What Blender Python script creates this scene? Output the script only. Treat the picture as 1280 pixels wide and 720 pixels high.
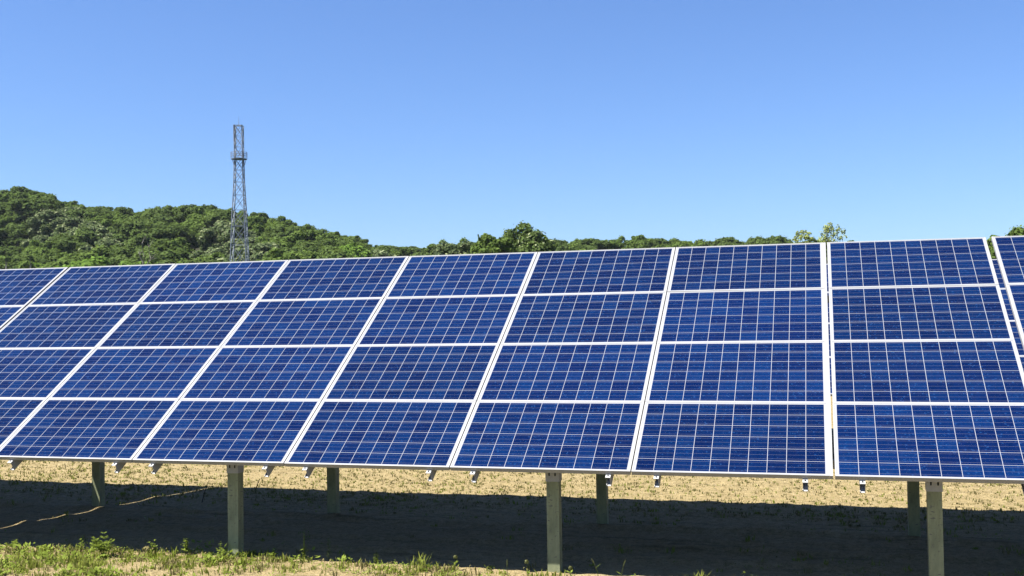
import bpy, math, random
import numpy as np
from mathutils import Matrix, Vector

S = bpy.context.scene
for _o in list(bpy.data.objects):
    bpy.data.objects.remove(_o)
C = S.collection
R = math.radians

# ------------------------------------------------------------------ camera
CAM_H = 2.3
W = ((0.9620459302979183, -0.022746208893104428, -0.2719379303778789),
     (0.2724764850219967, 0.02539125884010395, 0.9618273488961375),
     (-0.014973079418425503, -0.999418778068286, 0.03062536427903223))
cd = bpy.data.cameras.new('camera')
cam = bpy.data.objects.new('camera', cd)
C.objects.link(cam)
cd.sensor_width = 36.0
cd.lens = 1367.4 / 1280 * 36
cd.clip_start = 0.1
cd.clip_end = 9000
M = Matrix(((W[0][0], -W[0][1], -W[0][2], 0), (W[1][0], -W[1][1], -W[1][2], 0),
            (W[2][0], -W[2][1], -W[2][2], CAM_H), (0, 0, 0, 1)))
cam.matrix_world = M
S.camera = cam

# ------------------------------------------------------------------ sky, sun, exposure
HAZE = 0.00006                          # density of the summer air
SUN_EL, SUN_AZ = 57.8, 53.3            # light travels towards +Y, turned 53 degrees to +X
SKY_STRENGTH, SUN_STRENGTH = 0.05, 5.0
wd = bpy.data.worlds.new('World')
S.world = wd
wd.use_nodes = True
nt = wd.node_tree
nt.nodes.clear()
sky = nt.nodes.new('ShaderNodeTexSky')
sky.sky_type = 'NISHITA'
sky.sun_disc = False
sky.sun_elevation = R(SUN_EL)
sky.sun_rotation = R(180 + SUN_AZ)
sky.altitude = 0
sky.air_density = 1.0
sky.dust_density = 0.6
sky.ozone_density = 1.6
bg = nt.nodes.new('ShaderNodeBackground')
bg.inputs['Strength'].default_value = SKY_STRENGTH
wo = nt.nodes.new('ShaderNodeOutputWorld')
tint = nt.nodes.new('ShaderNodeMix')            # the deep clean blue of this sky
tint.data_type = 'RGBA'
tint.blend_type = 'MULTIPLY'
tint.inputs[0].default_value = 1
tint.inputs[7].default_value = (.565, .735, 1.05, 1)
nt.links.new(sky.outputs[0], tint.inputs[6])
nt.links.new(tint.outputs[2], bg.inputs[0])
nt.links.new(bg.outputs[0], wo.inputs[0])
ld = bpy.data.lights.new('sun', 'SUN')
ld.energy = SUN_STRENGTH
ld.angle = R(0.53)
ld.color = (1.0, 0.955, 0.88)
sun = bpy.data.objects.new('sun', ld)
C.objects.link(sun)
ce = math.cos(R(SUN_EL))
tr = Vector((math.sin(R(SUN_AZ)) * ce, math.cos(R(SUN_AZ)) * ce, -math.sin(R(SUN_EL))))
sun.rotation_euler = tr.to_track_quat('-Z', 'Y').to_euler()
S.view_settings.view_transform = 'Standard'
S.view_settings.look = 'None'
S.view_settings.gamma = 1
S.view_settings.use_curve_mapping = False
S.view_settings.exposure = 1.8
S.render.engine = 'CYCLES'
S.cycles.max_bounces = 6

rng = np.random.default_rng(11)
random.seed(5)


# ------------------------------------------------------------------ helpers
def tag(o, label=None, cat=None, group=None, kind=None):
    if label: o['label'] = label
    if cat: o['category'] = cat
    if group: o['group'] = group
    if kind: o['kind'] = kind
    return o


def empty(name, loc, label=None, cat=None, group=None, rz=0.0):
    o = bpy.data.objects.new(name, None)
    o.empty_display_size = 0.3
    C.objects.link(o)
    o.location = loc
    o.rotation_euler = (0, 0, rz)
    return tag(o, label, cat, group)


class MB:
    """collects boxes, bars and sheets and links them as one mesh object"""
    def __init__(self):
        self.v, self.f, self.m = [], [], []

    def poly(self, pts, mi=0):
        b = len(self.v)
        self.v += [tuple(p) for p in pts]
        self.f.append(tuple(range(b, b + len(pts))))
        self.m.append(mi)

    def box(self, x0, x1, y0, y1, z0, z1, mi=0):
        b = len(self.v)
        self.v += [(x0, y0, z0), (x1, y0, z0), (x1, y1, z0), (x0, y1, z0),
                   (x0, y0, z1), (x1, y0, z1), (x1, y1, z1), (x0, y1, z1)]
        for q in ((0, 3, 2, 1), (4, 5, 6, 7), (0, 1, 5, 4), (1, 2, 6, 5), (2, 3, 7, 6), (3, 0, 4, 7)):
            self.f.append(tuple(b + i for i in q))
            self.m.append(mi)

    def tube(self, pts, radii, n=6, mi=0, cap=True):
        pts = [Vector(p) for p in pts]
        if not hasattr(radii, '__len__'): radii = [radii] * len(pts)
        b = len(self.v)
        for i, p in enumerate(pts):
            d = (pts[min(i + 1, len(pts) - 1)] - pts[max(i - 1, 0)]).normalized()
            a = d.cross(Vector((0, 0, 1)))
            if a.length < 1e-3: a = d.cross(Vector((1, 0, 0)))
            a.normalize()
            c = d.cross(a)
            for k in range(n):
                t = 2 * math.pi * (k + .5) / n
                self.v.append(tuple(p + (a * math.cos(t) + c * math.sin(t)) * radii[i]))
        for i in range(len(pts) - 1):
            for k in range(n):
                self.f.append((b + i * n + k, b + i * n + (k + 1) % n, b + (i + 1) * n + (k + 1) % n, b + (i + 1) * n + k))
                self.m.append(mi)
        if cap:
            self.f.append(tuple(b + k for k in range(n))); self.m.append(mi)
            e = b + (len(pts) - 1) * n
            self.f.append(tuple(e + n - 1 - k for k in range(n))); self.m.append(mi)

    def mesh(self, name, mats, smooth=False):
        me = bpy.data.meshes.new(name)
        me.from_pydata(self.v, [], self.f)
        for m in (mats if isinstance(mats, (list, tuple)) else [mats]): me.materials.append(m)
        me.polygons.foreach_set('material_index', self.m)
        if smooth: me.polygons.foreach_set('use_smooth', [True] * len(self.f))
        me.update()
        return me

    def build(self, name, mats, parent=None, smooth=False):
        return link(name, self.mesh(name, mats, smooth), parent)


def link(name, me, parent=None):
    o = bpy.data.objects.new(name, me)
    C.objects.link(o)
    o.parent = parent
    return o


def quads_mesh(name, verts, nper, mats, mi=None):
    """verts (N*nper,3): N separate faces of nper corners"""
    n = len(verts) // nper
    me = bpy.data.meshes.new(name)
    me.vertices.add(len(verts))
    me.vertices.foreach_set('co', np.ascontiguousarray(verts, dtype=np.float32).ravel())
    me.loops.add(len(verts))
    me.loops.foreach_set('vertex_index', np.arange(len(verts), dtype=np.int32))
    me.polygons.add(n)
    me.polygons.foreach_set('loop_start', np.arange(0, n * nper, nper, dtype=np.int32))
    me.polygons.foreach_set('loop_total', np.full(n, nper, dtype=np.int32))
    for m in mats: me.materials.append(m)
    if mi is not None: me.polygons.foreach_set('material_index', mi.astype(np.int32))
    me.update(calc_edges=True)
    return me


def copy_tree(o, parent=None):
    c = o.copy()
    C.objects.link(c)
    c.parent = parent
    for ch in list(o.children):
        copy_tree(ch, c)
    return c


# ------------------------------------------------------------------ materials
TONE = .315     # the colours below are written as they look at exposure 0; this takes them to real albedos


def rgb(c): return tuple(v * TONE for v in c) + (1,)


class NT:
    def __init__(self, name):
        self.mat = bpy.data.materials.new(name)
        self.mat.use_nodes = True
        self.t = self.mat.node_tree
        self.t.nodes.clear()
        self.out = self.n('ShaderNodeOutputMaterial')

    def n(self, typ, **kw):
        nd = self.t.nodes.new(typ)
        for k, v in kw.items(): setattr(nd, k, v)
        return nd

    def l(self, a, b): self.t.links.new(a, b)

    def put(self, sock, v):
        if hasattr(v, 'is_output'): self.l(v, sock)
        else: sock.default_value = v

    def math(self, op, a, b=0.0, c=0.0):
        nd = self.n('ShaderNodeMath', operation=op)
        for i, v in enumerate((a, b, c)): self.put(nd.inputs[i], v)
        return nd.outputs[0]

    def mix(self, f, a, b, blend='MIX'):
        nd = self.n('ShaderNodeMix', data_type='RGBA', blend_type=blend)
        self.put(nd.inputs[0], f)
        self.put(nd.inputs[6], a if hasattr(a, 'is_output') else rgb(a))
        self.put(nd.inputs[7], b if hasattr(b, 'is_output') else rgb(b))
        return nd.outputs[2]

    def noise(self, vec, scale, detail=3, rough=.55):
        nd = self.n('ShaderNodeTexNoise')
        if vec is not None: self.l(vec, nd.inputs['Vector'])
        nd.inputs['Scale'].default_value = scale
        nd.inputs['Detail'].default_value = detail
        nd.inputs['Roughness'].default_value = rough
        return nd.outputs['Fac']

    def ramp(self, f, a, b):
        nd = self.n('ShaderNodeMapRange')
        self.put(nd.inputs[0], f)
        nd.inputs[1].default_value = a
        nd.inputs[2].default_value = b
        return nd.outputs[0]

    def bsdf(self, col, rough=.6, metal=0.0, spec=.5, normal=None):
        b = self.n('ShaderNodeBsdfPrincipled')
        self.put(b.inputs['Base Color'], col if hasattr(col, 'is_output') else rgb(col))
        self.put(b.inputs['Roughness'], rough)
        self.put(b.inputs['Metallic'], metal)
        b.inputs['Specular IOR Level'].default_value = spec
        if normal is not None: self.l(normal, b.inputs['Normal'])
        self.l(b.outputs[0], self.out.inputs[0])
        return b

    def bump(self, h, strength=.3, dist=.01):
        nd = self.n('ShaderNodeBump')
        nd.inputs['Strength'].default_value = strength
        nd.inputs['Distance'].default_value = dist
        self.l(h, nd.inputs['Height'])
        return nd.outputs[0]


def objcoord(m): return m.n('ShaderNodeTexCoord').outputs['Object']
def worldpos(m): return m.n('ShaderNodeNewGeometry').outputs['Position']


def mat_metal(name, a, b, rough=.55, metal=.0, scale=9.0):
    m = NT(name)
    p = objcoord(m)
    f = m.ramp(m.noise(p, scale, 5, .65), .32, .68)
    m.bsdf(m.mix(f, a, b), m.math('ADD', m.math('MULTIPLY', f, .15), rough), metal, .4)
    return m.mat


def mat_cells():
    """laminate of a 10 x 6 polycrystalline module, local coords in metres, centre at 0"""
    m = NT('solar_cells')
    p = objcoord(m)
    sp = m.n('ShaderNodeSeparateXYZ'); m.l(p, sp.inputs[0])
    oi = m.n('ShaderNodeObjectInfo')
    pitch = .159
    cx = m.math('DIVIDE', m.math('ADD', sp.outputs[0], pitch * 5), pitch)
    cy = m.math('DIVIDE', m.math('ADD', sp.outputs[1], pitch * 3), pitch)
    fx, fy = m.math('FRACT', cx), m.math('FRACT', cy)
    ix, iy = m.math('FLOOR', cx), m.math('FLOOR', cy)
    dx = m.math('ABSOLUTE', m.math('SUBTRACT', fx, .5))
    dy = m.math('ABSOLUTE', m.math('SUBTRACT', fy, .5))
    gx = m.math('GREATER_THAN', dx, .5 - .0135)
    gy = m.math('GREATER_THAN', dy, .5 - .0125)
    ax = m.math('GREATER_THAN', m.math('ABSOLUTE', sp.outputs[0]), pitch * 5 - .003)
    ay = m.math('GREATER_THAN', m.math('ABSOLUTE', sp.outputs[1]), pitch * 3 - .003)
    gap = m.math('MAXIMUM', m.math('MAXIMUM', gx, gy), m.math('MAXIMUM', ax, ay))
    # three busbars along the long side of the module
    b3 = m.math('ABSOLUTE', m.math('SUBTRACT', m.math('FRACT', m.math('MULTIPLY', fy, 3.0)), .5))
    bus = m.math('LESS_THAN', b3, .5 * .0022 * 3 / pitch)
    # fingers, very fine, only as a faint tone
    cid = m.n('ShaderNodeCombineXYZ')
    m.put(cid.inputs[0], ix); m.put(cid.inputs[1], iy)
    m.put(cid.inputs[2], m.math('MULTIPLY', oi.outputs['Random'], 97.3))
    wn = m.n('ShaderNodeTexWhiteNoise', noise_dimensions='3D'); m.l(cid.outputs[0], wn.inputs['Vector'])
    # crystal grains
    off = m.n('ShaderNodeVectorMath', operation='ADD')
    m.l(p, off.inputs[0])
    rv = m.n('ShaderNodeVectorMath', operation='SCALE'); m.l(cid.outputs[0], rv.inputs[0]); rv.inputs['Scale'].default_value = 3.71
    m.l(rv.outputs[0], off.inputs[1])
    vo = m.n('ShaderNodeTexVoronoi'); m.l(off.outputs[0], vo.inputs['Vector']); vo.inputs['Scale'].default_value = 75
    vs = m.n('ShaderNodeSeparateColor'); m.l(vo.outputs['Color'], vs.inputs[0])
    base = m.mix(wn.outputs['Value'], (.0012, .0145, .090), (.0035, .037, .165))
    hue = m.mix(m.math('MULTIPLY', vs.outputs[1], .5), base, (.007, .020, .125))
    grain = m.ramp(vs.outputs[0], -.9, 1.1)
    gcol = m.mix(1.0, hue, hue, 'MULTIPLY')
    mul = m.n('ShaderNodeVectorMath', operation='SCALE'); m.l(hue, mul.inputs[0])
    modv = m.math('ADD', m.math('MULTIPLY', oi.outputs['Random'], .30), .83)
    m.put(mul.inputs['Scale'], m.math('MULTIPLY', m.math('ADD', m.math('MULTIPLY', grain, .55), .66), modv))
    bright = m.math('GREATER_THAN', vs.outputs[2], .965)
    col = m.mix(m.math('MULTIPLY', bright, .6), mul.outputs[0], (.02, .09, .30))
    # dusty streaks running down the slope and along the lower rim
    dn = m.n('ShaderNodeMapping'); m.l(p, dn.inputs[0]); dn.inputs['Scale'].default_value = (5, .9, 1)
    dust = m.math('MULTIPLY', m.ramp(m.noise(dn.outputs[0], 6, 5), .5, .85), .025)
    col = m.mix(dust, col, (.33, .33, .33))
    col = m.mix(m.math('MULTIPLY', bus, .33), col, (.50, .53, .60))
    col = m.mix(gap, col, (.66, .68, .74))
    b = m.bsdf(col, m.math('ADD', m.math('MULTIPLY', dust, 2.0), .10), 0.0, .12)
    return m.mat


def mat_sand():
    m = NT('sandy_soil')
    p = worldpos(m)
    sp = m.n('ShaderNodeSeparateXYZ'); m.l(p, sp.inputs[0])
    big = m.noise(p, .55, 4)
    mid = m.noise(p, 5.5, 5, .65)
    fine = m.noise(p, 42, 4, .7)
    grit = m.noise(p, 130, 2, .6)
    col = m.mix(m.ramp(mid, .3, .7), (.78, .60, .285), (1.03, .81, .41))
    col = m.mix(m.math('MULTIPLY', m.ramp(fine, .50, .68), .75), col, (.34, .26, .12))
    col = m.mix(m.math('MULTIPLY', m.ramp(grit, .60, .72), .55), col, (.68, .57, .38))
    col = m.mix(m.math('MULTIPLY', m.ramp(grit, .44, .30), .8), col, (.17, .13, .06))
    clod = m.noise(p, 15, 3, .6)
    col = m.mix(m.math('MULTIPLY', m.ramp(clod, .50, .64), .55), col, (.52, .40, .18))
    col = m.mix(m.math('MULTIPLY', m.ramp(clod, .44, .34), .45), col, (1.1, .92, .55))
    # wisps of dry and green growth, thicker towards the left of the plot
    left = m.ramp(sp.outputs[0], -3.0, -16.0)
    wis = m.ramp(m.noise(p, 9, 5, .7), .58, .78)
    col = m.mix(m.math('MULTIPLY', wis, m.math('ADD', m.math('MULTIPLY', left, .45), .12)), col, (.20, .22, .06))
    # long shallow cultivation lines parallel to the rows
    mp = m.n('ShaderNodeMapping'); m.l(p, mp.inputs[0]); mp.inputs['Scale'].default_value = (.25, 5.0, 1)
    ln = m.ramp(m.noise(mp.outputs[0], 1.6, 5, .65), .54, .68)
    col = m.mix(m.math('MULTIPLY', ln, .55), col, (.26, .20, .10))
    # a rough meadow further off
    far = m.ramp(sp.outputs[1], 26.0, 60.0)
    col = m.mix(far, col, m.mix(m.ramp(big, .35, .65), (.07, .10, .025), (.13, .13, .045)))
    h = m.math('ADD', m.math('MULTIPLY', fine, .8), m.math('ADD', m.math('MULTIPLY', grit, .4), mid))
    m.bsdf(col, .95, 0, .15, m.bump(h, 1.0, .035))
    return m.mat


def mat_leaf(name, a, b, c=None, trans=.35):
    m = NT(name)
    g = m.n('ShaderNodeNewGeometry')
    oi = m.n('ShaderNodeObjectInfo')
    tc = m.n('ShaderNodeTexCoord')
    f = m.math('ADD', m.math('MULTIPLY', g.outputs['Random Per Island'], .45), m.math('MULTIPLY', oi.outputs['Random'], .55))
    col = m.mix(f, a, b)
    nz = m.ramp(m.noise(tc.outputs['Object'], .9, 3), .35, .65)
    col = m.mix(m.math('MULTIPLY', nz, .45), col, c or b)
    d = m.n('ShaderNodeBsdfDiffuse'); m.l(col, d.inputs[0])
    t = m.n('ShaderNodeBsdfTranslucent')
    m.l(m.mix(.35, col, (.30, .42, .04)), t.inputs[0])
    mx = m.n('ShaderNodeMixShader'); mx.inputs[0].default_value = trans
    m.l(d.outputs[0], mx.inputs[1]); m.l(t.outputs[0], mx.inputs[2])
    m.l(mx.outputs[0], m.out.inputs[0])
    return m.mat


def mat_plain(name, a, b, scale=4.0, rough=.9):
    m = NT(name)
    f = m.ramp(m.noise(objcoord(m), scale, 4), .3, .7)
    m.bsdf(m.mix(f, a, b), rough, 0, .2)
    return m.mat


def mat_post():
    m = NT('galvanised_post')
    p = objcoord(m)
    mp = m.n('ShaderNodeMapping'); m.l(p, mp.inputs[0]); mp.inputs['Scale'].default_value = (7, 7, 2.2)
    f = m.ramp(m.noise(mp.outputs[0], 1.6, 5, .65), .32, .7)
    col = m.mix(f, (.40, .45, .26), (.84, .90, .52))  # olive tint puts green light bounced off the grass into the zinc colour
    mk = m.n('ShaderNodeMapping'); m.l(p, mk.inputs[0]); mk.inputs['Scale'].default_value = (13, 13, 40)
    sc = m.ramp(m.noise(mk.outputs[0], 1.5, 3, .6), .60, .66)
    col = m.mix(m.math('MULTIPLY', sc, .8), col, (.2, .2, .22))
    m.bsdf(col, .58, .25, .4)
    return m.mat


CELLS = mat_cells()
ALU = mat_metal('anodised_aluminium', (.74, .745, .75), (.80, .80, .80), .42, .15, 3)
BACK = mat_plain('dark_backsheet', (.03, .03, .03), (.045, .045, .045), 3, .5)
ZINC = mat_metal('galvanised_rail', (.86, .87, .88), (1.05, 1.06, 1.06), .5, .2, 14)
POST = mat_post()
DARK = mat_plain('dark_slot', (.02, .02, .02), (.03, .03, .03))
TOWER = mat_metal('weathered_tower_steel', (.36, .43, .54), (.50, .57, .68), .6, .1, .6)
ANT = mat_plain('antenna_shell', (.30, .31, .33), (.36, .37, .38))
SAND = mat_sand()
HILLM = mat_plain('forest_floor', (.03, .04, .012), (.06, .06, .025), .3)
BARK = mat_plain('bark', (.09, .07, .05), (.15, .12, .09), 3)
PALEBARK = mat_plain('pale_dead_wood', (.55, .52, .42), (.75, .70, .58), 3)
LEAF = {
    'dark': mat_leaf('leaf_dark', (0.141, 0.224, 0.063), (0.266, 0.393, 0.116), (0.288, 0.379, 0.117)),
    'mid': mat_leaf('leaf_mid', (0.177, 0.284, 0.067), (0.311, 0.465, 0.116), (0.337, 0.455, 0.117)),
    'bright': mat_leaf('leaf_bright', (0.229, 0.405, 0.07), (0.382, 0.64, 0.122), (0.412, 0.611, 0.126)),
    'pale': mat_leaf('leaf_pale', (0.179, 0.264, 0.106), (0.307, 0.414, 0.177), (0.322, 0.401, 0.199)),
    'sparse': mat_leaf('leaf_sparse', (.52, .66, .18), (.80, .92, .32), (.88, .92, .34), .35),
}
FLOWER = mat_leaf('blossom', (.52, .60, .28), (.72, .80, .44), None, .3)
GRASS = mat_leaf('grass_blade', (.42, .52, .07), (.60, .70, .13), (.70, .70, .20), .45)
DRY = mat_leaf('dry_grass', (.34, .29, .12), (.56, .50, .22), None, .3)
WEED = mat_leaf('weed_leaf', (.44, .58, .09), (.60, .76, .15), None, .45)
STALK = mat_leaf('stalk', (.10, .15, .03), (.16, .20, .05), None, .2)
BROWN = mat_leaf('dead_stalk', (.035, .03, .015), (.06, .05, .03), None, .1)
SEED = mat_leaf('seed_head', (.36, .38, .14), (.50, .52, .24), None, .35)

# ------------------------------------------------------------------ ground and hill
def smooth(t):
    t = np.clip(t, 0, 1)
    return t * t * (3 - 2 * t)


def vnoise(x, y, s, seed):
    r = np.random.default_rng(seed).random((256, 256))
    x, y = x / s, y / s
    x0, y0 = np.floor(x).astype(int), np.floor(y).astype(int)
    tx, ty = smooth(x - x0), smooth(y - y0)
    g = lambda i, j: r[(x0 + i) % 256, (y0 + j) % 256]
    return (g(0, 0) * (1 - tx) + g(1, 0) * tx) * (1 - ty) + (g(0, 1) * (1 - tx) + g(1, 1) * tx) * ty


def ground_h(X, Y):
    """height of the plot: level under the first row, then rising very gently"""
    z = .022 * np.clip(Y - 15, 0, 130)
    near = smooth((Y - 3) / 3) * smooth((24 - Y) / 4)
    wob = (vnoise(X, Y, .9, 1) - .5) * .012 + (vnoise(X, Y, .28, 2) - .5) * .012 + (vnoise(X, Y, .11, 3) - .5) * .02
    for yc, w, a in ((10.45, .12, .03), (11.0, .11, .035), (11.5, .10, .02), (12.0, .13, .035), (13.0, .12, .02)):
        yy = yc + (vnoise(X, Y * 0, 2.3, int(yc * 10)) - .5) * .25
        wob = wob + a * np.exp(-((Y - yy) / w) ** 2) * (.5 + vnoise(X, Y, .7, 9))
    return z + wob * near


def axis(lo, hi, step, far, grow):
    a = list(np.arange(lo, hi, step))
    s = step
    while a[-1] < far[1]:
        s *= grow
        a.append(a[-1] + s)
    s = step
    b = []
    x = lo
    while x > far[0]:
        s *= grow
        x -= s
        b.append(x)
    return np.array(b[::-1] + a)


def sheet(name, xs, ys, zf, mat):
    X, Y = np.meshgrid(xs, ys)
    Z = zf(X, Y)
    nx, ny = len(xs), len(ys)
    co = np.stack([X, Y, Z], -1).reshape(-1, 3)
    i = np.arange(nx * ny).reshape(ny, nx)
    q = np.stack([i[:-1, :-1], i[:-1, 1:], i[1:, 1:], i[1:, :-1]], -1).reshape(-1)
    me = bpy.data.meshes.new(name)
    me.vertices.add(len(co)); me.vertices.foreach_set('co', co.astype(np.float32).ravel())
    n = len(q) // 4
    me.loops.add(len(q)); me.loops.foreach_set('vertex_index', q.astype(np.int32))
    me.polygons.add(n)
    me.polygons.foreach_set('loop_start', np.arange(0, n * 4, 4, dtype=np.int32))
    me.polygons.foreach_set('loop_total', np.full(n, 4, dtype=np.int32))
    me.polygons.foreach_set('use_smooth', np.ones(n, dtype=bool))
    me.materials.append(mat)
    me.update(calc_edges=True)
    o = link(name, me)
    o['kind'] = 'structure'
    return o


sheet('ground', axis(-15, 5, .06, (-640, 520), 1.14), axis(7.5, 17, .05, (-90, 760), 1.14), ground_h, SAND)

hz_m = bpy.data.materials.new('air')
hz_m.use_nodes = True
hz_m.node_tree.nodes.clear()
_v = hz_m.node_tree.nodes.new('ShaderNodeVolumePrincipled')
_v.inputs['Color'].default_value = (.80, .90, 1.0, 1)
_v.inputs['Density'].default_value = HAZE
_v.inputs['Anisotropy'].default_value = .2
_w = hz_m.node_tree.nodes.new('ShaderNodeOutputMaterial')
hz_m.node_tree.links.new(_v.outputs[0], _w.inputs['Volume'])
_b = MB()
_b.box(-800, 700, -140, 900, -6.0, 58.0)
_b.build('haze', hz_m)['kind'] = 'stuff'

# skyline of the wood: direction X/Y against height above the eye / Y
SKY_Q = np.array([-1.4, -1.1, -0.8656, -0.8342, -0.8135, -0.7931, -0.7628, -0.723, -0.684, -0.6361, -0.6061, -0.571, -0.5347, -0.4992,
                  -0.4642, -0.4384, -0.4129, -0.3987, -0.3794, -0.3587, -0.322, -0.3059, -0.2351, -0.2045, -0.1743, -0.1521,
                  -0.1374, -0.1083, -0.0941, -0.0656, -0.0342, -0.0171, 0.0168, 0.1648, .5, .9])
SKY_R = np.array([.13, .15, .155, .157, .1499, .1412, .1329, .1286, .1278, .1265, .1269, .1188, .114, .102, .0934, .0861, .0797,
                  .0745, .0762, .0786, .0805, .0799, .0774, .0763, .0805, .0782, .0732, .0759, .071, .0743, .0732, .0704, .0671,
                  .062, .055, .05])
TREE_H = 7.4


def ratio(q): return np.interp(q, SKY_Q, SKY_R)
def soft_ratio(q): return (ratio(q) + ratio(q - .05) + ratio(q + .05) + ratio(q - .1) + ratio(q + .1)) / 5
def ridge_y(q): return np.interp(q, [-1.2, -.45, -.38, .4], [262, 235, 250, 270])
def foot_y(q): return np.interp(q, [-1.2, -.47, -.40, .4], [150, 160, 205, 215])


def hill_h(X, Y):
    q = X / np.maximum(Y, 1)
    yr, yf = ridge_y(q), foot_y(q)
    base = 2.9
    top = np.maximum(soft_ratio(q) * yr + CAM_H - TREE_H, base + 1)
    t = (Y - yf) / (yr - yf)
    z = base + (top - base) * np.where(t < 1, smooth(np.clip(t, 0, 1) * .82) / smooth(.82), 1 - .25 * np.clip(t - 1, 0, 2.0) ** 1.2)
    z = np.where(t <= 0, -1.0 + (base + 1.0) * smooth((t + .35) / .35), z)
    return z + (vnoise(X, Y, 17, 4) - .5) * 1.2


sheet('hill', np.arange(-420, 260, 6.0), np.arange(100, 460, 5.0), hill_h, HILLM)

# ------------------------------------------------------------------ solar table
TILT = R(32.6)
CT, ST = math.cos(TILT), math.sin(TILT)
EDGE_Y, EDGE_Z = 9.4352, .9876            # lower rim of the glass plane
TOP_Y, TOP_Z = 12.7983, 3.1384
ROW_P = .998
MOD_L, MOD_W = 1.65, .9945
U0 = -9.9237                               # left rim of the middle table
COLS = [i * 1.661 + (0.033 if i == 6 else 0) for i in range(7)]
TABLE_W = COLS[6] + 1.65


def module_meshes():
    g = MB()
    g.box(-MOD_L / 2 + .012, MOD_L / 2 - .012, -MOD_W / 2 + .010, MOD_W / 2 - .010, -.0075, -.0025)
    me = g.mesh('solar_module', [CELLS, BACK])
    me.polygons[0].material_index = 1
    f = MB()
    a, b = MOD_L / 2, MOD_W / 2
    f.box(-a, a, -b, -b + .0100, -.040, 0)
    f.box(-a, a, b - .0100, b, -.040, 0)
    f.box(-a, -a + .0120, -b + .0100, b - .0100, -.040, 0)
    f.box(a - .0120, a, -b + .0100, b - .0100, -.040, 0)
    # small return lips below
    f.box(-a + .0120, a - .0120, -b + .0100, -b + .030, -.040, -.037)
    f.box(-a + .0120, a - .0120, b - .030, b - .0100, -.040, -.037)
    return me, f.mesh('frame', ALU)


def make_table():
    root = empty('solar_table', (0, 0, 0))
    mme, fme = module_meshes()
    dy = EDGE_Y - 11.0                     # root stands at Y = 11 of the first row
    def on_slope(u, s, n=0.0):             # s up the slope from the lower rim, n along the upward normal
        return (u, dy + s * CT - n * ST, EDGE_Z + s * ST + n * CT)
    for c in COLS:
        for r in range(4):
            mo = link('solar_module', mme, root)
            mo.location = on_slope(c + MOD_L / 2, ROW_P * (r + .5), random.uniform(-.001, .001))
            mo.rotation_euler = (TILT + random.uniform(-.0012, .0012), random.uniform(-.0012, .0012), 0)
            link('frame', fme, mo)
    # cover strip along the wider joint before the last column, added to block sun
    g = MB()
    g.box(COLS[5] + MOD_L + .001, COLS[5] + MOD_L + .027, 0, 4 * ROW_P - .003, -.036, -.001)
    jo = g.build('joint_strip', ALU, root)
    jo.location = on_slope(0, .002)
    jo.rotation_euler = (TILT, 0, 0)
    # C rails up the slope, open to the left, two below every column of modules
    L = 4.0
    r = MB()
    h, w, t = .098, .044, .004
    r.box(w / 2 - t, w / 2, 0, L, -h, 0)
    r.box(-w / 2, w / 2 - t, 0, L, -t, 0)
    r.box(-w / 2, w / 2 - t, 0, L, -h, -h + t)
    r.box(-w / 2, -w / 2 + t, 0, L, -h + t, -h + .014)
    r.box(-w / 2, -w / 2 + t, 0, L, -.014, -t)
    rme = r.mesh('rail', ZINC)
    e = MB()
    e.tube([(0, .022, -.001), (0, .022, .005)], .007, 6)
    bme = e.mesh('bolt', DARK)
    for c in COLS:
        for off in (.215, 1.455):
            ro = link('rail', rme, root)
            ro.location = on_slope(c + off, -.042, -.0405)
            ro.rotation_euler = (TILT, 0, 0)
            link('bolt', bme, ro)
    # posts: C channel with its web to the front
    for front in (True, False):
        yp = (9.78 if front else 12.05) - 11.0
        zplane = EDGE_Z + (yp - dy + .05) * ST / CT
        ztop = zplane - (.0405 + .098) / CT - .004
        bm = MB()
        bm.box(.34, TABLE_W - .34, yp + .012, yp + .082, ztop - .075, ztop - .069)
        bm.box(.34, TABLE_W - .34, yp + .012, yp + .016, ztop - .069, ztop - .006)
        bm.box(.34, TABLE_W - .34, yp + .012, yp + .082, ztop - .006, ztop)
        bm.build('beam', ZINC, root)
        for k in range(4):
            u = .955 + 3.28 * k
            zc = ztop - .077
            pb = MB()
            a, d, th = .0575, .105, .006
            zt = zc - .02
            pb.box(-a, a, 0, th, -.5, zt)
            pb.box(-a, -a + th, th, d, -.5, zt)
            pb.box(a - th, a, th, d, -.5, zt)
            pb.box(-a + th, -a + .022, d - th, d, -.5, zt)
            pb.box(a - .022, a - th, d - th, d, -.5, zt)
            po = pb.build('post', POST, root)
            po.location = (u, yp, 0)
            cb = MB()
            a2, z0, z1 = .064, zc - (.165 if front else .118), zc - .001
            cb.box(-a2, a2, -.006, -.001, z0, z1)
            cb.box(-a2, -a2 + .004, -.001, d + .004, z0, z1)
            cb.box(a2 - .004, a2, -.001, d + .004, z0, z1)
            cb.box(-a2 + .004, a2 - .004, -.001, d, z1 - .005, z1)
            for sx in (-.028, .028):
                cb.box(sx - .006, sx + .006, -.0085, -.006, z0 + .052, z0 + .100, 1)
            cb.build('post_cap', [ZINC, DARK], po)
    return root


proto = make_table()
zrow2 = .13
table_rows = [
    (U0, 0, 0, 'middle solar table of blue modules reaching nearly the whole width of the field'),
    (U0 - .038 - TABLE_W, 0, 0, 'solar table cut off by the left side, one narrow gap from the long middle table'),
    (U0 + TABLE_W + .062, 0, .004, 'solar table cut off by the right side, past the widest gap'),
    (U0 + .4, 8.0, zrow2, 'hidden solar table of the second row behind the long middle table'),
    (U0 + .4 + TABLE_W + .06, 8.0, zrow2, 'solar table of the second row glimpsed through the widest gap'),
]
for i, (x, y, z, lab) in enumerate(table_rows):
    t = proto if i == 0 else copy_tree(proto)
    t.location = (x, 11.0 + y, z)
    tag(t, lab, 'solar table', 'solar tables standing in rows on the sand')

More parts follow.
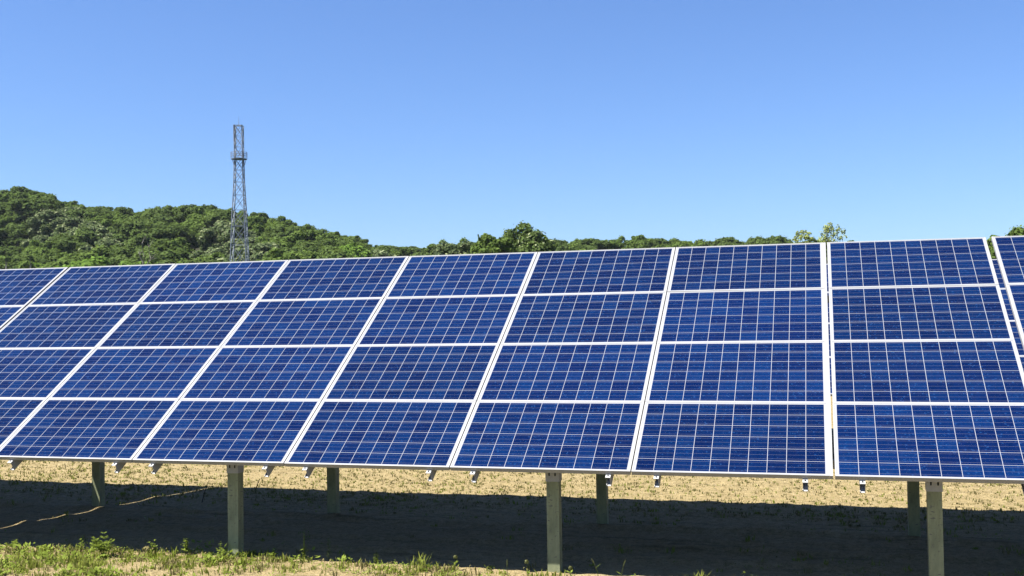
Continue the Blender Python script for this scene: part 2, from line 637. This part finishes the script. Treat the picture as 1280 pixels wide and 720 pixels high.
# ------------------------------------------------------------------ lattice mast
def make_mast(x, y):
    zb = float(hill_h(np.array([x]), np.array([y]))[0])
    zb = max(zb, float(ground_h(np.array([x]), np.array([y]))[0]))
    root = empty('lattice_mast', (x, y, zb), 'slender grey steel lattice mast with a railed platform, standing before the wooded hill', 'mast')
    Zs = np.array([0, 11.8, 19.4, 24, 28.5, 34.2]) + 3.0
    Hd = np.array([2.35, 1.85, 1.45, 1.12, .99, .95])
    half = lambda z: float(np.interp(z, Zs, Hd))
    z0, z1 = zb, 37.2
    a0 = R(-30 + 3)                         # turned so that one leg faces the field
    dirs = [Vector((math.cos(a0 + k * math.pi / 2), math.sin(a0 + k * math.pi / 2), 0)) for k in range(4)]
    def P(k, z): return dirs[k % 4] * half(z) + Vector((0, 0, z - zb))
    lv = [z0, 8.5, 12.6, 16.3, 19.6, 22.4, 25.0, 27.3, 29.4, 31.4, 33.4, 35.3, 37.2]
    for k in range(4):
        g = MB()
        g.tube([P(k, z) for z in lv], .085, 6)
        g.build('leg', TOWER, root, True)
    for k in range(4):
        g = MB()
        for a, b in zip(lv[:-1], lv[1:]):
            g.tube([P(k, a), P(k + 1, b)], .05, 4)
            g.tube([P(k + 1, a), P(k, b)], .05, 4)
            g.tube([P(k, b), P(k + 1, b)], .045, 4)
        g.build('bracing', TOWER, root)
    # platform and railing
    zp = 31.3 - zb
    n = 12
    ring = [(1.42 * math.cos(2 * math.pi * i / n), 1.42 * math.sin(2 * math.pi * i / n)) for i in range(n)]
    g = MB()
    g.poly([(x_, y_, zp) for x_, y_ in ring][::-1]); g.poly([(x_, y_, zp + .06) for x_, y_ in ring])
    for i in range(n):
        (xa, ya), (xb, yb) = ring[i], ring[(i + 1) % n]
        g.poly([(xa, ya, zp), (xb, yb, zp), (xb, yb, zp + .06), (xa, ya, zp + .06)])
    for k in range(4):
        g.tube([P(k, 30.2), dirs[k] * 1.42 + Vector((0, 0, zp))], .05, 4)
    pf = g.build('platform', TOWER, root)
    g = MB()
    for zz in (.45, .8, 1.12):
        g.tube([(x_ * .98, y_ * .98, zp + .06 + zz) for x_, y_ in ring + ring[:1]], .032, 4)
    for x_, y_ in ring:
        g.tube([(x_ * .98, y_ * .98, zp + .1), (x_ * .98, y_ * .98, zp + 1.24)], .035, 4)
    g.build('railing', TOWER, pf)
    # antenna on the left upper corner, its pipe, rod on top, ladder up the right leg
    left = min(range(4), key=lambda k: dirs[k].x * .96 + dirs[k].y * .27)
    right = max(range(4), key=lambda k: dirs[k].x * .96 + dirs[k].y * .27)
    u = dirs[left]
    px = u * 1.42
    g = MB()
    g.box(px.x - .12, px.x + .12, px.y - .10, px.y + .10, 34.6 - zb, 37.55 - zb)
    an = g.build('antenna', ANT, root)
    g = MB()
    g.tube([u * 1.28 + Vector((0, 0, 33.3 - zb)), u * 1.28 + Vector((0, 0, 37.3 - zb))], .06, 6)
    for zz in (34.0, 36.9):
        g.tube([P(left, zz), u * 1.28 + Vector((0, 0, zz - zb))], .05, 4)
    g.build('mount', TOWER, an)
    g = MB()
    g.tube([(0, 0, 37.1 - zb), (0, 0, 37.9 - zb), (0, 0, 38.9 - zb)], [.06, .035, .015], 6)
    g.tube([P(0, 37.2), P(2, 37.2)], .05, 4); g.tube([P(1, 37.2), P(3, 37.2)], .05, 4)
    g.build('lightning_rod', TOWER, root)
    g = MB()
    s = Vector((-dirs[right].y, dirs[right].x, 0)) * .2
    zz = np.arange(zb + .3, 31.2, 3.0)
    for sg in (-1, 1):
        g.tube([P(right, z) + dirs[right] * .22 + s * sg for z in zz], .03, 4)
    for z in np.arange(zb + .4, zz[-1], .45):
        c = P(right, z) + dirs[right] * .22
        g.tube([c - s, c + s], .02, 4)
    for z in zz:
        c = P(right, z)
        g.tube([c, c + dirs[right] * .22], .03, 4)
    for z in np.arange(zb + 3, 31.0, 1.0):    # safety hoops
        c = P(right, z) + dirs[right] * .22
        g.tube([c - s, c - s * 1.2 + dirs[right] * .35, c + dirs[right] * .62, c + s * 1.2 + dirs[right] * .35, c + s], .018, 4)
    g.build('ladder', TOWER, root)


make_mast(-97.2, 170.0)

# ------------------------------------------------------------------ trees
def unit(v): return v / np.maximum(np.linalg.norm(v, axis=1, keepdims=True), 1e-6)


def leaf_quads(pts, nrm, size, r):
    n = len(pts)
    a = unit(np.cross(nrm, unit(r.normal(size=(n, 3)))))
    b = np.cross(nrm, a)
    s = size * r.uniform(.55, 1.45, (n, 1))
    e = r.uniform(.5, .9, (n, 1))
    k = r.uniform(.7, 1.3, (n, 4, 1))
    q = np.stack([pts + a * s * k[:, 0], pts + b * s * e * k[:, 1], pts - a * s * k[:, 2], pts - b * s * e * k[:, 3]], 1)
    return q.reshape(-1, 3)


def crown_mesh(name, rad, hgt, zc, npuff, nleaf, size, mat, seed, flower=0.0, puff=(.24, .42), shell=.72, lumps=0.0):
    """a crown of many leaf clumps: rad horizontal radius, hgt vertical radius, zc centre height"""
    r = np.random.default_rng(seed)
    d = unit(r.normal(size=(npuff, 3)))
    d[:, 2] = np.where(d[:, 2] < -.35, -d[:, 2], d[:, 2])
    pr = rad * r.uniform(puff[0], puff[1], npuff)
    k = r.uniform(.35, 1, npuff) ** .5 * shell * (1 + lumps * r.normal(size=npuff))
    pc = d * k[:, None] * np.array([rad, rad, hgt])
    pc[:, 2] += zc
    w = pr ** 2
    idx = r.choice(npuff, nleaf, p=w / w.sum())
    dd = unit(r.normal(size=(nleaf, 3)) + np.array([0, 0, .35]))
    sc = r.uniform(.55, 1.08, (nleaf, 1)) ** .6
    # break the puffs into sub-clumps
    sub = unit(r.normal(size=(npuff, 9, 3)) + np.array([0, 0, .3]))
    sj = r.integers(0, 9, nleaf)
    dd = unit(dd + 1.1 * sub[idx, sj])
    sc = np.where(r.random((nleaf, 1)) < .16, sc * r.uniform(1.05, 1.5, (nleaf, 1)), sc)   # twigs that stick out
    pts = pc[idx] + dd * pr[idx][:, None] * sc * np.array([1, 1, .85])
    nrm = unit(dd + r.normal(size=(nleaf, 3)) * .45 + np.array([0, 0, .25]))
    mi = np.zeros(nleaf)
    mats = [mat]
    if flower:
        fl = (dd[:, 2] > .1) & (sc[:, 0] > .9) & (r.random(nleaf) < flower)
        mi = fl.astype(int)
        mats = [mat, FLOWER]
    return quads_mesh(name, leaf_quads(pts, nrm, size, r), 4, mats, mi), pc, pr


def trunk_mesh(h, rad, pc, seed, mat=BARK, nb=7):
    r = random.Random(seed)
    g = MB()
    pts, x, y = [], 0, 0
    for i in range(6):
        pts.append((x, y, h * i / 5 - .6))
        x += r.uniform(-.15, .15); y += r.uniform(-.15, .15)
    g.tube(pts, [rad * (1.25 - .2 * i) for i in range(6)], 8)
    for c in list(pc)[:nb]:
        z = min(c[2] - .3, h * r.uniform(.4, .85))
        s = Vector((pts[3][0], pts[3][1], z))
        e = Vector(c)
        m_ = (s + e) / 2 + Vector((0, 0, r.uniform(-.2, .5)))
        g.tube([s, m_, e], [rad * .5, rad * .33, rad * .12], 5)
    return g.mesh('trunk', mat, True)


KINDS = {}
def kind(key, n, **kw):
    out = []
    for i in range(n):
        seed = sum(map(ord, key)) * 7 + i * 131
        cm, pc, pr = crown_mesh('crown', seed=seed, **kw)
        out.append((cm, float((pc[:, 2] + pr * .75).max()), trunk_mesh(kw['zc'] + .3 * kw['hgt'], .22, pc, seed)))
    KINDS[key] = out


base = dict(rad=4.4, hgt=4.6, zc=5.5, npuff=95, nleaf=17000, size=.25, puff=(.09, .30), shell=.93, lumps=.12)
kind('dark', 4, mat=LEAF['dark'], **base)
kind('mid', 4, mat=LEAF['mid'], **base)
kind('bright', 3, mat=LEAF['bright'], **base)
kind('pale', 3, mat=LEAF['pale'], flower=.36, **base)


def tree(key, var, loc, s, sz, rz, label, group, name='broadleaf_tree'):
    cm, _, tm = KINDS[key][var % len(KINDS[key])]
    root = empty(name, loc, label, 'tree', group, rz)
    root.scale = (s, s * random.uniform(.8, 1.15), sz)
    link('trunk', tm, root)
    link('crown', cm, root)
    return root


WORDS = {'dark': 'dark green', 'mid': 'mid green', 'bright': 'fresh bright green', 'pale': 'cream-flowered pale green'}
def zone(q):
    if q < -.74: return 'on the high left end of the wooded hill'
    if q < -.585: return 'on the hill between its left end and the mast'
    if q < -.50: return 'on the hillside beside and behind the mast'
    if q < -.39: return 'on the falling right shoulder of the hill'
    if q < -.25: return 'in the low wood around the big rounded tree'
    return 'in the low distant wood above the right half of the table'


def hz(x, y): return float(hill_h(np.array([x]), np.array([y]))[0])

# cream-flowered trees seen on the slope, as direction and share of the way up
PALE = [(-.81, .50), (-.80, .62), (-.775, .78), (-.765, .60), (-.738, .55), (-.712, .60), (-.725, .42), (-.60, .42), (-.585, .55), (-.56, .5),
        (-.545, .36), (-.57, .22), (-.345, .25), (-.43, .3), (-.862, .30)]
placed = []
def add_tree(q, t, key=None, strict=True):
    yf, yr = float(foot_y(q)), float(ridge_y(q))
    y = yf + (yr - yf) * t
    x = q * y
    z = hz(x, y)
    s = random.uniform(.82, 1.18)
    ridge = t > .93
    top = float(ratio(q)) * (1.0 if ridge else .98) * y + CAM_H
    hmax = top - z
    var = random.randrange(12)
    k = hmax * (random.uniform(.95, 1.03) if ridge else random.uniform(.9, 1.0))
    md = 3.2 if ridge else 4.4
    near = [p for p in placed if abs(p[0] - x) < md and abs(p[1] - y) < md]
    if near and strict: return
    if key is None:
        u = random.random()
        if t < .16 and q < -.45: key = 'bright' if u < .42 else ('mid' if u < .75 else 'dark')
        elif t < .45: key = 'mid' if u < .45 else ('dark' if u < .93 else 'bright')
        else: key = 'mid' if u < .50 else 'dark'
        if q > -.39: key = 'mid' if u < .62 else 'dark'
    lab = WORDS[key] + ' tree ' + zone(q)
    full = KINDS[key][var % len(KINDS[key])][1]
    k = min(1.6, k / full) if ridge else min(s, k / full)
    if k < .45: return
    placed.append((x, y))
    tree(key, var, (x, y, z - .15), max(k, .8) * random.uniform(1.0, 1.3), k, random.uniform(0, 6.28), lab,
         WORDS[key] + ' trees ' + zone(q))


for q, t in PALE: add_tree(q, t, 'pale')
for q, t in ((-.806, .80), (-.807, .92), (-.862, .7)): add_tree(q, t, 'dark', False)
for q in np.arange(-1.0, .2, .0205):         # the trees along the skyline
    add_tree(q + random.uniform(-.004, .004), 1.0 + random.uniform(-.03, .03))
for q in np.arange(-1.0, -.39, .0295):       # the hill, rows from the ridge down to the foot
    for t in (.86, .72, .58, .44, .31, .18, .05):
        add_tree(q + random.uniform(-.009, .009) + (.0145 if int(t * 100) % 2 else 0), min(1.02, t + random.uniform(-.045, .045)))
for q in np.arange(-.40, .22, .0225):        # the low wood to the right
    for t in (.6, .2):
        add_tree(q + random.uniform(-.008, .008), t + random.uniform(-.06, .06))
for q in np.arange(-.98, -.42, .043):        # a last row of fresh growth at the foot
    add_tree(q + random.uniform(-.01, .01), -.06 + random.uniform(-.03, .03), random.choice(['bright', 'mid', 'mid', 'dark']), False)


def one_tree(name, label, loc, trunk_h, tr_r, bark=BARK, **kw):
    cm, pc, pr = crown_mesh('crown', **kw)
    root = empty(name, loc, label, 'tree')
    link('trunk', trunk_mesh(trunk_h, tr_r, pc, kw['seed'], bark, 14), root)
    link('crown', cm, root)
    return root


def gh(x, y): return float(ground_h(np.array([x]), np.array([y]))[0])

# the big tree that stands out above the low wood
yb = 118.0
z = gh(-.272 * yb, yb)
one_tree('broadleaf_tree', 'big rounded dark green tree rising above the low wood behind the middle table', (-.270 * yb, yb, z), 8.0, .3,
         rad=3.85, hgt=4.2, zc=12.9 - 4.4 - z, npuff=60, nleaf=14000, size=.19, mat=LEAF['dark'], seed=71, flower=.12, puff=(.14, .27), shell=.97)
yb = 112.0
z = gh(-.31 * yb, yb)
one_tree('broadleaf_tree', 'lower mid green tree leaning against the left side of the big rounded tree', (-.3000 * yb, yb, z), 6.0, .25,
         rad=2.6, hgt=3.4, zc=11.5 - 3.2 - z, npuff=44, nleaf=9000, size=.18, mat=LEAF['mid'], seed=72, puff=(.15, .28), shell=.95)
yb = 116.0
z = gh(-.345 * yb, yb)
one_tree('broadleaf_tree', 'low cream-flowered tree left of the big rounded tree', (-.342 * yb, yb, z), 6.0, .25,
         rad=2.9, hgt=3.2, zc=11.0 - 3.0 - z, npuff=44, nleaf=9000, size=.18, mat=LEAF['pale'], seed=73, flower=.26, puff=(.15, .28), shell=.95)
# thin see-through tree above the joint of the last two module columns
for xq, lab, sd, rr, ht in ((-.0145, 'thin yellow-green tree with see-through foliage, the left and narrower of two above the low wood', 81, .82, 9.25),
                            (.0105, 'thin yellow-green tree with see-through foliage, the right and wider of two above the low wood', 82, 1.25, 9.55)):
    yb = 90.0
    z = gh(xq * yb, yb)
    one_tree('sapling_tree', lab, (xq * yb, yb, z), 5.6, .09, PALEBARK, rad=rr, hgt=1.9, zc=ht - 1.75 - z, npuff=46, nleaf=1250, size=.07,
             mat=LEAF['sparse'], seed=sd, puff=(.10, .24), shell=1.0)
# bushes seen past the right end of the table
yb = 96.0
for xq, ht, rr, lab, sd in ((.142, 8.6, 1.9, 'mid green tree filling the top of the widest gap between tables', 91),
                            (.163, 9.35, 2.3, 'mid green tree peeping over the table at the right side', 92)):
    z = gh(xq * yb, yb)
    one_tree('broadleaf_tree', lab, (xq * yb, yb, z), 5.0, .2, rad=rr, hgt=3.0, zc=ht - 2.9 - z, npuff=22, nleaf=7000, size=.15,
             mat=LEAF['mid'], seed=sd, puff=(.2, .36), shell=.85)


def bare_tree(x, y, h, label, seed, spread=.5, levels=4, name='dead_tree'):
    r = random.Random(seed)
    z = max(hz(x, y), gh(x, y))
    root = empty(name, (x, y, z - .1), label, 'dead tree')
    g, tw = MB(), MB()
    def grow(p, d, ln, rad, lv):
        q = p + d * ln
        m_ = p + d * ln * .5 + Vector((r.uniform(-.1, .1), r.uniform(-.1, .1), 0)) * ln * .4
        (g if lv > levels - 2 else tw).tube([p, m_, q], [rad, rad * .85, rad * .68], 5)
        if lv == 0: return
        for _ in range(3 if lv > 1 else 2):
            nd = (d + Vector((r.uniform(-1, 1), r.uniform(-1, 1), r.uniform(-.1, .7))) * spread).normalized()
            grow(q if r.random() < .6 else m_, nd, ln * r.uniform(.55, .8), rad * .6, lv - 1)
    grow(Vector((0, 0, 0)), Vector((r.uniform(-.05, .05), 0, 1)).normalized(), h * .45, .20, levels)
    g.build('trunk', PALEBARK, root, True)
    tw.build('branches', PALEBARK, root, True)
    return root


bare_tree(-.692 * 134, 134, 9.6, 'pale dead tree with bare forked branches before the dark wood, left of the mast', 3, .75)
for xq, hh, lab, sd in ((-.8585, 13.2, 'bare grey dead trunk at the far left foot of the wood', 21), (-.827, 12.7, 'short pale dead stem a little right of the bare grey trunk', 22)):
    y = 133.0
    g = MB()
    root = empty('dead_tree', (xq * y, y, max(hz(xq * y, y), gh(xq * y, y)) - .1), lab, 'dead tree')
    g.tube([(0, 0, 0), (.1, 0, hh * .3), (.0, .05, hh * .6), (.1, 0, hh * .8)], [.2, .17, .13, .07], 7)
    g.tube([(.02, .03, hh * .62), (.3, 0, hh * .72)], [.07, .04], 5)
    g.build('trunk', PALEBARK, root, True)

# ------------------------------------------------------------------ ground growth
def blades(px, py, h, r, lean=.55, wid=.006):
    """bent grass blades as pairs of quads"""
    n = len(px)
    z = ground_h(px, py) - .004
    a = r.uniform(0, 2 * math.pi, n)
    ln = r.uniform(.1, lean, n) * h
    w = wid * r.uniform(.6, 1.4, n)
    t = a + math.pi / 2 + r.uniform(-.6, .6, n)
    p0 = np.stack([px, py, z], 1)
    mid = p0 + np.stack([np.cos(a) * ln * .35, np.sin(a) * ln * .35, h * .6], 1)
    tip = p0 + np.stack([np.cos(a) * ln, np.sin(a) * ln, h * .95], 1)
    s = np.stack([np.cos(t) * w, np.sin(t) * w, 0 * w], 1)
    q1 = np.stack([p0 - s, p0 + s, mid + s * .8, mid - s * .8], 1)
    q2 = np.stack([mid - s * .8, mid + s * .8, tip + s * .12, tip - s * .12], 1)
    return np.concatenate([q1, q2], 1).reshape(-1, 3)


def leaflets(px, py, z, size, r):
    n = len(px)
    a = r.uniform(0, 2 * math.pi, n)
    el = r.uniform(.05, 1.0, n)
    p = np.stack([px, py, z], 1)
    d = np.stack([np.cos(a) * np.cos(el), np.sin(a) * np.cos(el), np.sin(el)], 1)
    s = np.stack([-np.sin(a), np.cos(a), r.uniform(-.3, .3, n)], 1)
    L = size * r.uniform(.6, 1.4, (n, 1))
    q = np.stack([p, p + d * L * .5 + s * L * .28, p + d * L, p + d * L * .5 - s * L * .28], 1)
    return q.reshape(-1, 3)


def growth(name, boxes, mats, label_kind='stuff'):
    V, MI = [], []
    for (x0, x1, y0, y1, n_clump, per, hh, spread, p_blade, p_dry, dens, seed) in boxes:
        r = np.random.default_rng(seed)
        cx = r.uniform(x0, x1, n_clump); cy = r.uniform(y0, y1, n_clump)
        keep = dens(cx, cy, r) > r.random(n_clump)
        cx, cy = cx[keep], cy[keep]
        k = np.maximum(1, (per * r.uniform(.3, 1.7, len(cx))).astype(int))
        sc = r.uniform(.45, 1.35, len(cx))
        ii = np.repeat(np.arange(len(cx)), k)
        px = cx[ii] + r.normal(size=len(ii)) * spread * sc[ii]
        py = cy[ii] + r.normal(size=len(ii)) * spread * sc[ii]
        clump_blade = (r.random(len(cx)) < p_blade)[ii]
        clump_dry = (r.random(len(cx)) < p_dry)[ii]
        b = clump_blade
        hb = hh * sc[ii][b] * r.uniform(.5, 1.3, b.sum())
        vb = blades(px[b], py[b], hb, r)
        V.append(vb); MI.append(np.repeat(np.where(clump_dry[b], 1, 0), 2))
        c = ~b
        zc = ground_h(px[c], py[c]) + hh * sc[ii][c] * r.uniform(0, .75, c.sum()) ** 1.3
        V.append(leaflets(px[c], py[c], zc, .42 * hh, r)); MI.append(np.where(clump_dry[c], 1, 2))
    me = quads_mesh(name, np.concatenate(V), 4, mats, np.concatenate(MI))
    o = link(name, me)
    o['kind'] = label_kind
    return o


def front_edge(x): return 9.66 - .02 * (x + 6)
def d_front(x, y, r):
    n = vnoise(x + 50, y + 50, .75, 31) * .65 + vnoise(x + 50, y + 50, .25, 32) * .35
    f = np.clip((n - .36) * 3.2, .05, 1)
    rim = np.exp(-((y - front_edge(x) + .12) / .22) ** 2) * .5
    return np.clip((f + rim), 0, 1) * np.where(y > front_edge(x) + .1, .2, 1) * np.interp(x, [-4, -1.2], [1, .25])
def d_clump(x, y, r):
    n = vnoise(x + 50, y + 50, .75, 31) * .65 + vnoise(x + 50, y + 50, .25, 32) * .35
    return np.clip((n - .45) * 3.5, .04, 1) * np.interp(x, [-4, -1], [1, .15])
def d_sand(x, y, r):
    n = vnoise(x + 90, y + 90, .8, 41)
    return np.clip((n - .2) * 1.5, .08, 1) * np.interp(x, [-20, -8, -2, 6], [1.0, .75, .42, .35])
def d_shade(x, y, r): return np.clip((vnoise(x + 90, y + 90, .6, 43) - .45) * 2, .02, 1)

growth('grass', [(-13, 3, 7.3, 10.0, 9500, 15, .055, .045, .5, .34, d_front, 51),
                 (-13, 0, 7.3, 9.85, 900, 22, .12, .05, .25, .08, d_clump, 53),
                 (-16, 8, 2.0, 7.3, 3500, 10, .085, .05, .45, .16, lambda x, y, r: .5 + 0 * x, 52)], [GRASS, DRY, WEED])
growth('sparse_weeds', [(-24, 8, 12.3, 21, 60000, 5, .034, .014, .45, .40, d_sand, 61),
                        (-22, 7, 12.8, 20, 30000, 4, .030, .02, 1.0, .85, lambda x, y, r: .25 + .75 * vnoise(x + 70, y + 70, .5, 44), 63),
                        (-16, 5, 9.9, 13.6, 2600, 7, .05, .03, .5, .2, d_shade, 62)], [GRASS, DRY, WEED])


# single weeds one can point at
def weed_root(x, y, label, group=None, name='weed'):
    return empty(name, (x, y, gh(x, y) - .004), label, 'weed', group)


def leafy_weed(x, y, h, label, seed, nstem=3, pairs=7, leaf=.045, spread=.35, pinnate=True):
    r = random.Random(seed)
    root = weed_root(x, y, label)
    st, lf = MB(), MB()
    for s in range(nstem):
        a = r.uniform(0, 6.28)
        hh = h * r.uniform(.65, 1.0) if s else h
        d = Vector((math.cos(a) * spread * (s > 0), math.sin(a) * spread * (s > 0), 1)).normalized()
        pts = [d * hh * t + Vector((r.uniform(-.01, .01), r.uniform(-.01, .01), 0)) * t for t in (0, .35, .7, 1)]
        st.tube(pts, [.004, .0035, .0025, .001], 5)
        for i in range(pairs):
            t = .15 + .85 * (i + 1) / pairs
            p = d * hh * t
            L = leaf * (1.25 - .75 * t) * r.uniform(.8, 1.25)
            for _ in range(3):
                b = r.uniform(0, 6.28)
                o = Vector((math.cos(b), math.sin(b), r.uniform(.1, .8))).normalized()
                sd = o.cross(Vector((0, 0, 1))).normalized()
                if pinnate:
                    for (k, off) in ((.35, .42), (.6, .36), (.85, .22)):
                        for sg in (-1, 1):
                            c = p + o * L * k
                            e = c + (o * .6 + sd * sg).normalized() * L * off * 1.1
                            w = o * L * .09
                            lf.poly([c - w, e - w * .3, e + w * .5, c + w])
                    lf.poly([p - sd * L * .06, p + o * L * .95 - sd * L * .05, p + o * L * 1.1, p + o * L * .95 + sd * L * .05, p + sd * L * .06])
                else:
                    up = Vector((0, 0, .12 * L))
                    lf.poly([p, p + o * L * .35 + sd * L * .26 + up, p + o * L * .75 + sd * L * .2 + up, p + o * L, p + o * L * .75 - sd * L * .2 + up,
                             p + o * L * .35 - sd * L * .26 + up])
    st.build('stem', STALK, root)
    lf.build('leaves', WEED, root)
    return root


def grass_tuft(x, y, h, n, label, seed, fan=.5):
    r = random.Random(seed)
    root = weed_root(x, y, label, name='grass_tuft')
    g = MB()
    for i in range(n):
        a = r.uniform(0, 6.28)
        hh = h if i == 0 else h * r.uniform(.35, .75)
        l = (.06 if i == 0 else r.uniform(.15, fan)) * hh
        ca, sa = math.cos(a), math.sin(a)
        w = Vector((-sa, ca, 0)) * .0055
        if i == 0: w = Vector((.0055, 0, 0))
        prev = None
        for t in (0, .35, .7, 1.0):
            c = Vector((ca * l * t * t, sa * l * t * t, hh * t * (1 - .15 * t * l / hh)))
            ww = w * (1 - .9 * t * t)
            if prev: g.poly([prev[0], prev[1], c + ww, c - ww])
            prev = (c - ww, c + ww)
    g.build('blades', GRASS, root)
    return root


def head_stalk(x, y, h, label, seed, lean=(0, 0), head='spike', mat=SEED, leaves=3):
    r = random.Random(seed)
    root = weed_root(x, y, label, name='flowering_weed' if head == 'round' else 'seeding_grass')
    st = MB()
    tip = Vector((lean[0], lean[1], h))
    pts = [Vector((lean[0] * t * t, lean[1] * t * t, h * t)) for t in (0, .4, .75, 1)]
    st.tube(pts, [.003, .0027, .0022, .0015], 5)
    st.build('stem', STALK, root)
    hd = MB()
    d = (pts[3] - pts[2]).normalized()
    if head == 'round':
        for i in range(70):
            v = Vector((r.gauss(0, 1), r.gauss(0, 1), r.gauss(0, 1))).normalized()
            c = tip + v * .013
            a = v.cross(Vector((.3, .2, .9))).normalized() * .007
            b = v.cross(a).normalized() * .007
            hd.poly([c - a, c + b, c + a + v * .008, c - b])
    else:
        for i in range(40):
            t = i / 40
            c = tip + d * (t * .07 - .045)
            an = i * 2.4
            o = Vector((math.cos(an), math.sin(an), .6)) * .011 * math.sin(math.pi * (t * .85 + .12))
            s = Vector((-math.sin(an), math.cos(an), 0)) * .003
            hd.poly([c - s, c + s, c + o + d * .008])
    hd.build('flower_head' if head == 'round' else 'seed_head', mat, root)
    if leaves:
        lf = MB()
        for i in range(leaves):
            t = r.uniform(.1, .6)
            p = pts[0].lerp(pts[3], t)
            an = r.uniform(0, 6.28)
            o = Vector((math.cos(an), math.sin(an), r.uniform(.2, .9))).normalized()
            s = o.cross(Vector((0, 0, 1))).normalized()
            L = r.uniform(.05, .09)
            lf.poly([p, p + o * L * .5 + s * L * .12, p + o * L, p + o * L * .5 - s * L * .12])
        lf.build('leaves', WEED, root)
    return root


leafy_weed(-6.98, 9.50, .24, 'tallest bushy weed with feathery leaves at the grass edge, right of the light streak', 1, 6, 4, .085, .5)
leafy_weed(-7.37, 9.66, .13, 'small sprig of feathery leaves just left of the tallest bushy weed', 2, 2, 5, .05, .3)
leafy_weed(-8.14, 9.62, .11, 'low feathery weed at the grass edge near the far left corner', 3, 4, 5, .06, .6)
leafy_weed(-6.52, 9.68, .15, 'thin weed with a few round leaves, between the tallest bushy weed and left front post', 4, 2, 4, .05, .35, False)
leafy_weed(-6.19, 9.72, .17, 'upright weed with narrow leaves close left of the left front post', 5, 3, 6, .05, .25, False)
leafy_weed(-5.70, 9.56, .20, 'slim leafy weed growing right against the foot of the left front post', 6, 1, 8, .04, .2)
leafy_weed(-5.25, 9.80, .09, 'low spreading weed right of the foot of the left front post', 7, 5, 3, .055, .9, False)
grass_tuft(-4.93, 9.80, .31, 9, 'grass tuft with one long upright blade between the left and middle front posts', 8, .9)
leafy_weed(-4.66, 9.80, .21, 'single straight leafy stalk just right of the tuft with the long blade', 9, 1, 10, .035, .2)
leafy_weed(-4.15, 9.78, .13, 'small leafy sprout halfway between the left and middle front posts', 10, 2, 6, .035, .3)
head_stalk(-3.33, 9.68, .13, 'weed with a pale bushy head left of the middle front post', 11, (.01, 0), 'round', SEED, 5)
head_stalk(-2.80, 9.60, .12, 'little upright grass with a pale seed head, nearest on the left of the middle front post', 12, (0, 0), 'spike', SEED, 3)
head_stalk(-2.60, 9.58, .14, 'weed with one round yellow-green flower head at the foot of the middle front post', 13, (-.01, 0), 'round', SEED, 4)
head_stalk(-2.21, 9.58, .10, 'short weed with a round yellow flower head right of the middle front post', 14, (.005, 0), 'round', SEED, 4)
head_stalk(-1.97, 9.66, .15, 'bent grass stalk with a leaning seed head between middle and right front posts', 15, (-.05, 0), 'spike', SEED, 2)
head_stalk(-1.77, 9.70, .15, 'straight grass stalk with a seed head, last one towards the right front post', 16, (.03, 0), 'spike', SEED, 1)
for x, y, h, lx, lab, sd in ((-7.84, 12.70, .30, .11, 'long thin dead stalk leaning right, at the far shade edge left of a post', 31),
                             (-7.67, 13.80, .16, .07, 'short dark dead stalk at the far shade edge, right of the left front post', 32)):
    root = weed_root(x, y, lab, name='dead_stalk')
    g = MB()
    g.tube([(0, 0, 0), (lx * .4, 0, h * .5), (lx, 0, h)], [.006, .005, .003], 5)
    g.build('stem', BROWN, root)
